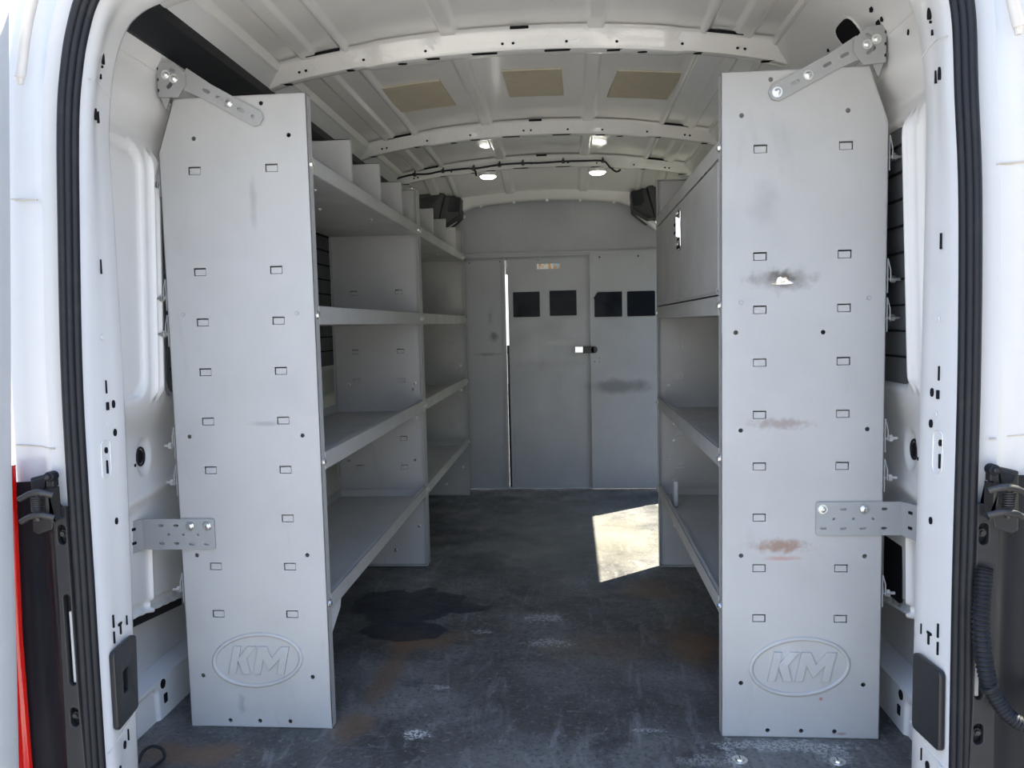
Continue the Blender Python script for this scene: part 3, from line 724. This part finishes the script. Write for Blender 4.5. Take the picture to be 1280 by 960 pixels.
def shelf(parent, s, y0, y1, zl, first, last, mat, cover):
    b = MB(); z0, z1 = zl
    a = y0 + .029; e = y1 if cover else y1 - .029
    b.box((s * (XI + .003), y0 + .031, z0), (s * (XO - .006), y1 - .031, z0 + .0022), mat)          # deck
    b.box((s * (XI - .001), a, z0), (s * (XI + .0012), e, z1), mat)                                    # front lip
    b.box((s * (XI - .001), a, z1 - .002), (s * (XI + .010), y1 - .031, z1), mat)                      # folded-over edge
    b.box((s * (XO - .008), y0 + .031, z0), (s * (XO - .006), y1 - .031, z0 + .035), mat)             # back lip
    b.box((s * (XI + .003), y0 + .0305, z0), (s * (XO - .006), y0 + .032, z0 + .03), mat)
    b.box((s * (XI + .003), y1 - .032, z0), (s * (XO - .006), y1 - .0305, z0 + .03), mat)
    o = b.build('shelf', parent, bevel=.0006)
    zm = (z0 + z1) / 2
    bolt(o, (s * XI, y0 + .015, zm), (-s, 0, 0)); bolt(o, (s * (XI - .001), y1 - .014, zm), (-s, 0, 0))
    return o

def left_unit(y0, y1, label, near, divs):
    t = thing('shelving_unit', label, 'shelving unit', (-(XI + XO) / 2, y0, 0))
    mat = M['grey']
    end_panel(t, -1, y0, 1, M['grey_left'] if near else mat, emblem=near)
    p2 = end_panel(t, -1, y1, -1, mat)
    for zl in LIPS:
        o = shelf(t, -1, y0, y1, zl, near, not near, mat, True)
        if zl[0] > 1.2:
            for xx, f in ((-.53, .18), (-.62, .42), (-.53, .62), (-.70, .2)):
                bolt(o, (xx, y0 + (y1 - y0) * f, zl[0]), (0, 0, -1), .006)
        elif zl[0] < .4 and near:
            k = MB(); k.prism([(-.470, y0 + .04, .288), (-.470, y0 + .125, .288), (-.470, y0 + .115, .262), (-.470, y0 + .04, .222)], (-.004, 0, 0), M['card'])
            o2 = k.build('support_gusset', o); o2['label'] = 'pale gusset under the lip'
    for y in divs:
        k = MB(); k.prism([(-.485, y, 1.336), (-.485, y, 1.503), (-.775, y, 1.503), (-.812, y, 1.395), (-.812, y, 1.336)], (0, .002, 0), mat)
        k.box((-.483, y, 1.336), (-.485, y + .016, 1.503), mat); k.box((-.485, y, 1.501), (-.775, y + .012, 1.503), mat); k.build('divider', t)
    for x, z in ((-.77, .742), (-.50, .745), (-.77, .60), (-.50, .605), (-.50, .16), (-.60, .06)):
        bolt(p2, (x, y1 - .002, z), (0, -1, 0), .0055)
    return t
left_unit(0, 1.271, 'grey steel shelving unit on the left nearest the rear opening, letters on its end panel', True, (.41, .735, 1.055))
left_unit(1.273, 2.55, 'grey steel shelving unit on the left beside the bulkhead', False, (1.70, 2.045, 2.38))

# right unit with the cabinet
t = thing('cabinet_shelving_unit', 'grey steel shelving unit on the right with a closed cabinet at the top', 'shelving unit', ((XI + XO) / 2, 0, 0))
mat = M['grey']; y0, y1 = 0, 1.27
pn = end_panel(t, 1, y0, 1, M['grey_right'], emblem=True); p2 = end_panel(t, 1, y1, -1, mat)
k = MB()                                            # torn dent in the front panel
ol = [(.574, 1.048), (.583, 1.050), (.588, 1.062), (.594, 1.064), (.599, 1.061), (.606, 1.063), (.611, 1.055), (.622, 1.049), (.614, 1.046), (.60, 1.0465), (.588, 1.0455)]
k.prism([(u, -.0006, v) for u, v in ol], (0, .0005, 0), M['tear'])
k.prism([(.572, -.001, 1.047), (.60, -.0045, 1.043), (.624, -.001, 1.048), (.60, -.001, 1.0455)], (0, .001, 0), M['grey_right'])
o = k.build('tear', pn); o['label'] = 'small bright torn dent'
for zl in LIPS:
    o = shelf(t, 1, y0, y1, zl, True, False, mat, True)
for x, z in ((.53, .57), (.53, .50), (.53, .16)): bolt(p2, (x, y1 - .002, z), (0, -1, 0), .0055)
k = MB(); k.box((XI - .001, .032, 1.040), (XI + .003, 1.238, 1.326), mat); k.box((XI + .003, .032, 1.040), (XI + .016, 1.238, 1.044), mat); k.box((XI + .003, .032, 1.322), (XI + .016, 1.238, 1.326), mat)
cd = k.build('cabinet_door', t, bevel=.001)
k = MB(); k.box((XI - .003, .040, 1.029), (XI + .002, 1.232, 1.039), M['bracket']); k.cyl((XI - .002, .040, 1.0385), (XI - .002, 1.232, 1.0385), .003, M['grey'], 10); k.build('hinge', cd)
k = MB()
hexo = [(-.5, .42), (-.3, .5), (.3, .5), (.5, .42), (.5, -.42), (.3, -.5), (-.3, -.5), (-.5, -.42)]
k.prism([(XI - .002, .632 + u * .075, 1.247 + v * .125) for u, v in hexo], (-.004, 0, 0), M['chrome'])
k = k.build('paddle_latch', cd, bevel=.0015); k['label'] = 'chrome paddle latch'
q = MB()
for z in (1.238, 1.262): q.box((XI - .0162, .617, z - .004), (XI - .010, .650, z + .004), M['hole'])
q.box((XI - .0066, .6, 1.19), (XI - .0058, .664, 1.206), M['hole']); q.box((XI - .0066, .6, 1.289), (XI - .0058, .664, 1.302), M['hole'])
q.box((XI - .0062, .612, 1.215), (XI - .0055, .655, 1.285), M['hole'])
q.prism([(XI - .006, .615, 1.280), (XI - .006, .652, 1.280), (XI - .006, .652, 1.222), (XI - .006, .615, 1.222)], (-.009, .001, .004), M['chrome'])
for z in (1.296, 1.203):
    for y in (.622, .644): q.merge(bolt_mb((XI - .006, y, z), (-1, 0, 0), .0035))
q.build('paddle', cd, bevel=.001)
k = MB(); k.box((XI + .02, .031, 1.026), (XO - .02, 1.238, 1.029), mat); k.box((XO - .010, .031, .985), (XO - .008, 1.238, 1.33), mat); k.build('cabinet_back', t)

# pale card standing on the lowest right shelf
k = MB(); k.box((.497, 1.045, .2915), (.512, 1.108, .384), M['card'])
tag(k.build('pale_block', bevel=.002), 'small pale block standing on the lowest right shelf', 'block')

# ------------------------------------------------------------------ BRACKETS
def upper_bracket(s, label):
    t = thing('upper_bracket', label, 'bracket', (s * .75, -.004, 1.51), 'slanted upper wall brackets')
    m = M['bracket']; ya = -.0045
    def map_(u, v, w): return (s * u, ya + w, v)
    b = MB()
    # slanted strap
    x0, z0, x1, z1 = .735, 1.5435, .576, 1.452
    if s > 0: x0, z0, x1, z1 = .742, 1.541, .576, 1.457
    a = math.atan2(z1 - z0, x1 - x0); L = math.hypot(x1 - x0, z1 - z0); hw = .0185
    ca, sa = math.cos(a), math.sin(a)
    loc = lambda u, v: (x0 + u * ca - v * sa, z0 + u * sa + v * ca)
    ol = [(-.02, -hw - .006), (-.02, hw + .006)][::1] + [(.05, hw), (L - .004, hw), (L + .008, hw - .010), (L + .008, -hw + .010), (L - .004, -hw), (.05, -hw)]
    holes = [slot(*loc(u, 0), .019, .0075, a) for u in (.045, .080, .137)] + ([circ(*loc(.168, 0), .004)])
    if s > 0: holes = [slot(*loc(u, 0), .019, .0075, a) for u in (.020, .060, .135)]
    plate(b, [loc(u, v) for u, v in ol], holes, map_, .0032, m)
    st = b.build('strap', t)
    # gusset plate at the wall, one layer in front, with a turned flange
    b = MB()
    go = [(.806, 1.590), (.768, 1.588), (.742, 1.562), (.742, 1.536), (.762, 1.509), (.806, 1.511)]
    plate(b, go, [slot(.778, 1.538, .024, .0095, math.radians(42 if s > 0 else 138)), slot(.772, 1.569, .014, .007, math.radians(150 if s > 0 else 30))], lambda u, v, w: (s * u, ya - .004 + w, v), .003, m)
    b.box((s * .806, ya - .0055, 1.512), (s * .809, ya + .055, 1.589), m)
    b.prism([(s * .806, ya, 1.511), (s * .784, ya, 1.510), (s * .796, ya + .002, 1.485), (s * .806, ya + .03, 1.488)], (0, .003, 0), m)
    for z in (1.575, 1.55, 1.526): b.box((s * .8055, ya - .0062, z - .003), (s * .8085, ya - .004, z + .003), M['hole'])
    gp = b.build('gusset_plate', t)
    bolt(gp, (s * .788, ya - .0055, 1.560), (0, -1, 0), .0078); bolt(gp, (s * .769, ya - .0055, 1.5505), (0, -1, 0), .0078)
    bolt(st, (s * loc(.105, 0)[0], ya - .0016, loc(.105, 0)[1]), (0, -1, 0), .0080)
    if s > 0: bolt(st, (s * loc(.178, 0)[0], ya - .0016, loc(.178, 0)[1]), (0, -1, 0), .0085)
upper_bracket(-1, 'grey steel wall bracket bolted slantwise across the top of the left end panel')
upper_bracket(1, 'grey steel wall bracket bolted slantwise across the top of the right end panel')

def lower_bracket(s, label, xa, xb, z0, z1, slots, rounds, bolts_):
    t = thing('lower_bracket', label, 'bracket', (s * (xa + xb) / 2, -.004, z0), 'flat lower wall brackets')
    m = M['bracket']; ya = -.004; b = MB()
    holes = [slot(s * x, z, .0135, .0062) for x, z in slots] + [circ(s * x, z, .0032) for x, z in rounds]
    lo, hi = sorted((s * xa, s * xb))
    plate(b, rrect(lo, z0, hi, z1, .005), holes, lambda u, v, w: (u, ya + w, v), .003, m)
    b.prism([(s * (xb - .002), ya - .0015, z0), (s * (xb + .018), ya - .055, z0 - .004), (s * (xb + .018), ya - .055, z1 + .001), (s * (xb - .002), ya - .0015, z1)], (s * .003, .001, 0), m)
    for k in range(2):
        z = z0 + (z1 - z0) * (.3 + .45 * k)
        b.disc((s * (xb + .006), ya - .026, z), (-s * .94, -.34, 0), .006, .0035, M['hole'], rect=True)
    p = b.build('mounting_plate', t, bevel=.0005)
    for x, z in bolts_: bolt(p, (s * x, ya - .0015, z), (0, -1, 0), .0082)
zr = (.509, .4625)
lower_bracket(-1, 'flat punched steel bracket tying the left end panel to the wall', .733, .915, .447, .522,
              [(x, zz) for x in (.829, .866) for zz in (.506, .462)] + [(.754, .4605), (.791, .4605)],
              [(.774, .484), (.811, .484), (.848, .484)], [(.792, .505), (.750, .505)])
lower_bracket(1, 'flat punched steel bracket tying the right end panel to the wall', .674, .862, .481, .557,
              [(x, .497) for x in (.690, .733, .776, .822)] + [(.733, .541), (.822, .541)],
              [(.712, .519), (.755, .519), (.798, .519)], [(.688, .541), (.778, .541)])

# ------------------------------------------------------------------ PILLAR COVERS
for s, lb in ((-1, 'black plastic cover plate with a square recess on the left door pillar'), (1, 'plain black plastic cover plate on the right door pillar')):
    t = thing('pillar_cover', lb, 'cover plate', (s * .785, -.31, .2), 'black cover plates on the door pillars')
    b = MB()
    ya, yb_ = (-.370, -.276) if s < 0 else (-.383, -.294)
    zt0, zt1 = (.352, .362) if s < 0 else (.340, .346)
    def map_(u, v, w):
        f_ = min(max((-.30 - u) / .066, 0), 1)
        x = interp(v, [(b_, a_) for a_, b_ in (HALF if s < 0 else HALF_R)]) * (1 - f_) + interp(v, [(b_, a_) for a_, b_ in (HALF_S if s < 0 else HALF_SR)]) * f_
        return (s * (x - .008 + w), u, v)
    ol = rrect(ya, .192, yb_, zt0, .010); hl = []
    if s < 0: hl = [rrect(ya + .034, .252, ya + .060, .298, .005)]
    plate(b, ol, hl, map_, .012, M['plastic'], bev=.003)
    if s < 0: b.prism([map_(u, v, .003) for u, v in rrect(ya + .033, .251, ya + .061, .299, .005)], (s * .002, 0, 0), M['rubber'])
    b.build('cover', t, smooth=True, angle=35)

# ------------------------------------------------------------------ OUTER REAR CORNERS: housings, hinges, lamp, door
def corner(s):
    X = lambda x: s * x
    side = 'left' if s < 0 else 'right'
    t = thing('pillar_housing', 'black plastic and steel housing outside the %s door pillar below the hinge' % side, 'housing', (s * .86, -.43, .0), 'black housings below the hinges')
    # gloss pocket of the lamp bay, curved inwards
    b = MB(); rows = []
    for z in frange(-.15, .70, .03):
        q = .030 * math.sin((z + .15) / .42 * PI) ** 2
        rows.append([(X(x), -.412 - y, z) for x, y in ((.822, .010), (.836, .008 + q * .2), (.850, .004 - q * .1), (.866, .0), (.882, .002), (.90, .006), (.915, .008))])
    b.grid(rows, M['gloss_black']); b.build('lamp_bay', t, smooth=True, angle=60, fixn=False)
    # upright bolted strip
    k_ = .009 if s > 0 else 0
    b = MB(); ol = [(.792, -.15), (.842 + k_ * .3, -.15), (.829 + k_, .47), (.829 + k_, .655), (.803, .655), (.803, .30)]
    hl = [rrect(.806, .585, .822, .622, .0075), rrect(.806, .315, .820, .49, .0065), rrect(.806, .235, .822, .272, .0075)]
    def lean(u, v): return u
    plate(b, ol, hl, lambda u, v, w: (X(lean(u, v)), -.424 + w, v), .012, M['plastic'], bev=.0015)
    b.build('bolted_strip', t, smooth=True, angle=35)
    b = MB(); b.box((X(.805), -.4165, .20), (X(.826), -.4145, .64), M['rubber']); b.build('backing', t)
    b = MB(); b.box((X(.8065), -.4225, .317), (X(.8165), -.417, .455), M['white_darkened']); o = b.build('exposed_paint', t, bevel=.002); o['label'] = 'white painted metal showing through the slot'
    for z in (.604, .254):
        k = MB(); k.cyl((X(.8145), -.417, z), (X(.8145), -.424, z), .007, M['plastic'], 20); k.cyl((X(.8145), -.424, z), (X(.8145), -.428, z), .0045, M['steel'], 6); k.build('bolt', t)
    # hinge
    XH = lambda x: s * (x - .020)
    hg = thing('hinge_assembly', 'greasy black steel door hinge with coil spring on the %s rear corner' % side, 'hinge', (s * .85, -.46, .62), 'rear door hinges')
    b = MB(); b.prism([(XH(.846), -.428, .738), (XH(.886), -.428, .728), (XH(.888), -.428, .628), (XH(.878), -.428, .622), (XH(.850), -.428, .632), (XH(.846), -.428, .655)], (0, -.010, 0), M['plastic'])
    b.prism([(XH(.852), -.438, .732), (XH(.880), -.438, .724), (XH(.878), -.438, .712), (XH(.856), -.438, .708)], (0, -.006, 0), M['rubber'])
    b.build('backing_plate', hg, bevel=.002)
    b = MB(); b.prism([(XH(.834), -.432, .712), (XH(.836), -.432, .712), (XH(.842), -.432, .70), (XH(.842), -.432, .668), (XH(.828), -.432, .652), (XH(.834), -.432, .655)], (0, -.030, 0), M['steel']); b.build('knuckle', hg, bevel=.003)
    for z, dz in ((.706, .0), (.665, -.002)):
        b = MB(); b.tube(catmull([(XH(.824), -.466, z - .004), (XH(.842), -.474, z + .003), (XH(.860), -.474, z + .001), (XH(.872), -.472, z - .004), (XH(.884), -.470, z - .010)], 5), [.0055] * 21, M['steel'], 10); b.build('hinge_arm', hg, smooth=True)
    b = MB(); b.tube([(XH(.858 + .0085 * math.cos(a)), -.462 + .0085 * math.sin(a), .671 + .0040 * a / (2 * PI)) for a in [2 * PI * i / 14 for i in range(14 * 7 + 1)]], .0017, M['steel'], 6); b.build('coil_spring', hg, smooth=True)
    b = MB(); b.cyl((XH(.858), -.462, .655), (XH(.858), -.462, .712), .0055, M['steel'], 14); b.build('hinge_pin', hg, smooth=True)
    b = MB(); b.cyl((XH(.842), -.432, .732), (XH(.842), -.450, .732), .0095, M['rubber'], 24); b.box((XH(.836), -.430, .712), (XH(.850), -.446, .726), M['plastic']); b.cyl((XH(.842), -.450, .732), (XH(.842), -.454, .732), .005, M['plastic'], 6); b.build('stop_buffer', hg, bevel=.002)
    for o_ in hg.children: o_.location.z -= .018; o_.location.y += .006
corner(-1); corner(1)

# red tail lamp on the left corner
b = MB(); rows = []
for z in frange(-.15, .735, .02):
    x = interp(z, [(-.15, .906), (.16, .904), (.41, .904), (.56, .899), (.735, .893)])
    rows.append([(-x - .004, -.425, z), (-x, -.432, z), (-x - .002, -.440, z), (-x - .010, -.445, z), (-x - .03, -.445, z), (-x - .04, -.41, z)])
b.grid(rows, M['red']); tag(b.build('tail_light', smooth=True, angle=60, fixn=False), 'tall narrow red tail light beside the open left door', 'tail light')

# open rear door swung back on the left
def door_x(z): return interp(z, [(-.25, .922), (.21, .896), (.35, .888), (.57, .877), (.77, .866), (1.137, .839), (1.38, .822), (1.54, .810), (1.8, .785)])
for s, lb, ex in ((-1, 'white rear door standing open at the far left edge', 0), (1, 'white rear door standing open beyond the right edge, carrying the ribbed conduit', .034)):
    t = thing('rear_door', lb, 'door', (s * .95, -.5, -.2), 'open rear doors')
    b = MB(); rows = []
    for z in frange(-.25, 1.75, .05):
        x = door_x(z) + ex
        rows.append([(s * (x + dx), y, z) for dx, y in ((.05, -.464), (.010, -.466), (.002, -.470), (0, -.480), (.004, -.55), (.012, -.565), (.016, -.60), (.016, -1.15), (.004, -1.19), (.01, -1.23), (.06, -1.235), (.07, -1.2), (.07, -.47))])
    b.grid(rows, M['white_darkened']); b.build('door_shell', t, smooth=True, angle=40, fixn=False)
    b = MB(); pts = rrect(-1.12, .95, -.66, 1.5, .05); b.tube([(s * (door_x(z) + ex + .015), y, z) for y, z in pts], .008, M['rubber'], 8, closed=True); b.build('window_surround', t, smooth=True)

# short drip trims at the top of both corners
for s, lb, P in ((-1, 'short cream plastic drip trim at the upper left of the opening', [(-.832, -.43, 1.425), (-.826, -.43, 1.450), (-.815, -.43, 1.50), (-.800, -.43, 1.55), (-.78, -.43, 1.60)]),
                 (1, 'short cream plastic drip trim at the upper right of the opening', [(.846, -.43, 1.425), (.838, -.43, 1.455), (.826, -.43, 1.50), (.81, -.43, 1.56)])):
    t = thing('drip_trim', lb, 'trim', (s * .84, -.44, 1.44), 'cream drip trims')
    b = MB(); b.tube(catmull(P, 6), .0085, M['pvc'], 12); b.build('channel', t, smooth=True)
    b = MB(); b.cyl((P[0][0], P[0][1], P[0][2] - .012), P[0], .005, M['pvc'], 10, .0075); b.build('end_cap', t, smooth=True)

# ribbed cable conduit on the right
t = thing('cable_conduit', 'ribbed black rubber cable conduit hanging outside the right door pillar', 'conduit', (.83, -.46, .3))
P = catmull([(.816, -.430, .545), (.806, -.446, .51), (.800, -.454, .46), (.805, -.456, .40), (.815, -.457, .352)], 16)
R = [.0135 + .0022 * math.cos(2 * PI * i / 2.6) for i in range(len(P))]
b = MB(); fine = []; rad = []
for i in range(len(P) - 1):
    for k in range(4): fine.append(P[i].lerp(P[i + 1], k / 4)); rad.append(.0125 + .0016 * math.sin(2 * PI * (i * 4 + k) / 9))
b.tube(fine, rad, M['rubber'], 18); b.build('upper_sleeve', t, smooth=True, angle=80)
b = MB(); b.tube([P[-1] + Vector((-.004, 0, .004)), P[-1] + Vector((.002, 0, -.003))], .016, M['rubber'], 20); b.build('collar', t, bevel=.003)
P2 = catmull([(.815, -.457, .352), (.827, -.460, .328), (.843, -.464, .306), (.866, -.468, .292), (.886, -.466, .304), (.90, -.464, .33)], 12); fine = []; rad = []
for i in range(len(P2) - 1):
    for k in range(4): fine.append(P2[i].lerp(P2[i + 1], k / 4)); rad.append(.0115 + .0011 * math.sin(2 * PI * (i * 4 + k) / 10))
b = MB(); b.tube(fine, rad, M['rubber'], 18); b.build('lower_sleeve', t, smooth=True, angle=80)

# cable loop by the left sill, floor fixings
b = MB(); b.tube(catmull([(-.862, -.165, .002), (-.858, -.15, .020), (-.842, -.14, .028), (-.822, -.137, .022), (-.812, -.142, .008), (-.812, -.155, .004), (-.82, -.19, .004)], 7), .0036, M['rubber'], 8)
tag(b.build('cable_loop', smooth=True), 'thin black cable loop on the floor by the left sill', 'cable')
for x, y, lb in ((.486, -.096, 'bright round floor bolt at the inner front corner of the right end panel'), (.697, -.094, 'bright round floor bolt with a slotted head before the middle of the right end panel')):
    t = thing('floor_bolt', lb, 'bolt', (x, y, 0), 'floor bolts before the right end panel')
    b = MB(); b.cyl((x, y, -.002), (x, y, .002), .017, M['zinc'], 28); b.build('washer', t, bevel=.0006)
    b = MB(); b.cyl((x, y, .002), (x, y, .0055), .010, M['zinc'], 24, .0085); b.box((x - .001, y - .004, .0054), (x + .001, y + .009, .0058), M['hole']); b.build('head', t)

# ------------------------------------------------------------------ OUTSIDE GROUND, SKY, SUN, CAMERA
b = MB(); b.grid([[(x, y, -.66) for x in frange(-40, 40, 8)] for y in frange(-40, 40, 8)], M['ground'])
struct(b.build('ground', fixn=False), 'pale concrete yard outside the van')

b = MB(); b.grid([[(x, y, -.655) for x in frange(1.0, 31, 5)] for y in frange(-.5, 30, 5)], M['bounce_lawn'])  # unseen grass patch, added to bounce greenish light onto the ceiling
struct(b.build('bounce_lawn', fixn=False), 'added green grass beside the van, bouncing light inside')
b = MB(); rows = []  # unseen foliage screen, added to cut sky light through the side door
for i, y in enumerate(frange(.2, 9, .16)):
    r_ = lambda: random.uniform(-.11, .11)
    rows.append([(2.75 + r_(), y, -.66), (2.65 + r_(), y, .4 + r_()), (2.6 + r_(), y, 1.3 + r_()), (2.7 + r_(), y, 2.2 + r_()), (2.9 + r_(), y, 2.7 + r_()), (3.4 + r_(), y, 2.9 + r_()), (3.9, y, 2.4), (3.9, y, -.66)])
b.grid(rows, M['hedge_blocker']); struct(b.build('hedge_blocker', smooth=True, angle=180, fixn=False), 'added green foliage screen beyond the open side door, cutting sky light')
w = bpy.data.worlds.new('sky'); SC.world = w; w.use_nodes = True
nt = w.node_tree; nt.nodes.clear()
SKY = .62
SUN_EL = math.radians(60.5)
SDIR = Vector((.77, .64, 0)).normalized() * math.cos(SUN_EL) + Vector((0, 0, math.sin(SUN_EL)))   # towards the sun
tc = nt.nodes.new('ShaderNodeTexCoord'); sep = nt.nodes.new('ShaderNodeSeparateXYZ'); nt.links.new(tc.outputs['Generated'], sep.inputs[0])
rmp = nt.nodes.new('ShaderNodeValToRGB'); nt.links.new(sep.outputs[2], rmp.inputs[0])
e_ = rmp.color_ramp.elements
e_[0].position = 0.; e_[0].color = (.84, .85, .84, 1); e_[1].position = 1.; e_[1].color = (.30, .56, 1.28, 1)
for p_, c__ in ((.18, (.70, .79, .92, 1)), (.5, (.50, .76, 1.24, 1))):
    q_ = e_.new(p_); q_.color = c__
bg = nt.nodes.new('ShaderNodeBackground'); out = nt.nodes.new('ShaderNodeOutputWorld')
bg.inputs['Strength'].default_value = SKY
nt.links.new(rmp.outputs[0], bg.inputs[0]); nt.links.new(bg.outputs[0], out.inputs[0])
L = bpy.data.lights.new('sun', 'SUN'); L.energy = 6.4; L.angle = math.radians(.55); L.color = (1., .95, .82)
lo = bpy.data.objects.new('sun', L); COL.objects.link(lo); lo.rotation_euler = SDIR.to_track_quat('Z', 'Y').to_euler(); lo.location = (3, 3, 5)

yaw, pitch, roll = .0783, .0783, .0225
fwd = Vector((-math.sin(yaw) * math.cos(pitch), math.cos(yaw) * math.cos(pitch), -math.sin(pitch)))
rt = Vector((math.cos(yaw), math.sin(yaw), 0)); up = rt.cross(fwd)
c_, s_ = math.cos(roll), math.sin(roll)
r2 = rt * c_ - up * s_; u2 = rt * s_ + up * c_
cam = bpy.data.cameras.new('camera'); cam.sensor_fit = 'HORIZONTAL'; cam.sensor_width = 36; cam.lens = 948 * 36 / 1280; cam.clip_start = .02
co = bpy.data.objects.new('camera', cam); COL.objects.link(co)
co.matrix_world = Matrix(((r2.x, u2.x, -fwd.x, .128), (r2.y, u2.y, -fwd.y, -1.735), (r2.z, u2.z, -fwd.z, .9715), (0, 0, 0, 1)))
SC.camera = co
SC.view_settings.view_transform = 'Standard'; SC.view_settings.look = 'None'; SC.view_settings.gamma = 1.; SC.view_settings.use_curve_mapping = False
SC.view_settings.exposure = 2.02
SC.cycles.diffuse_bounces = 8; SC.cycles.max_bounces = 14; SC.cycles.glossy_bounces = 6
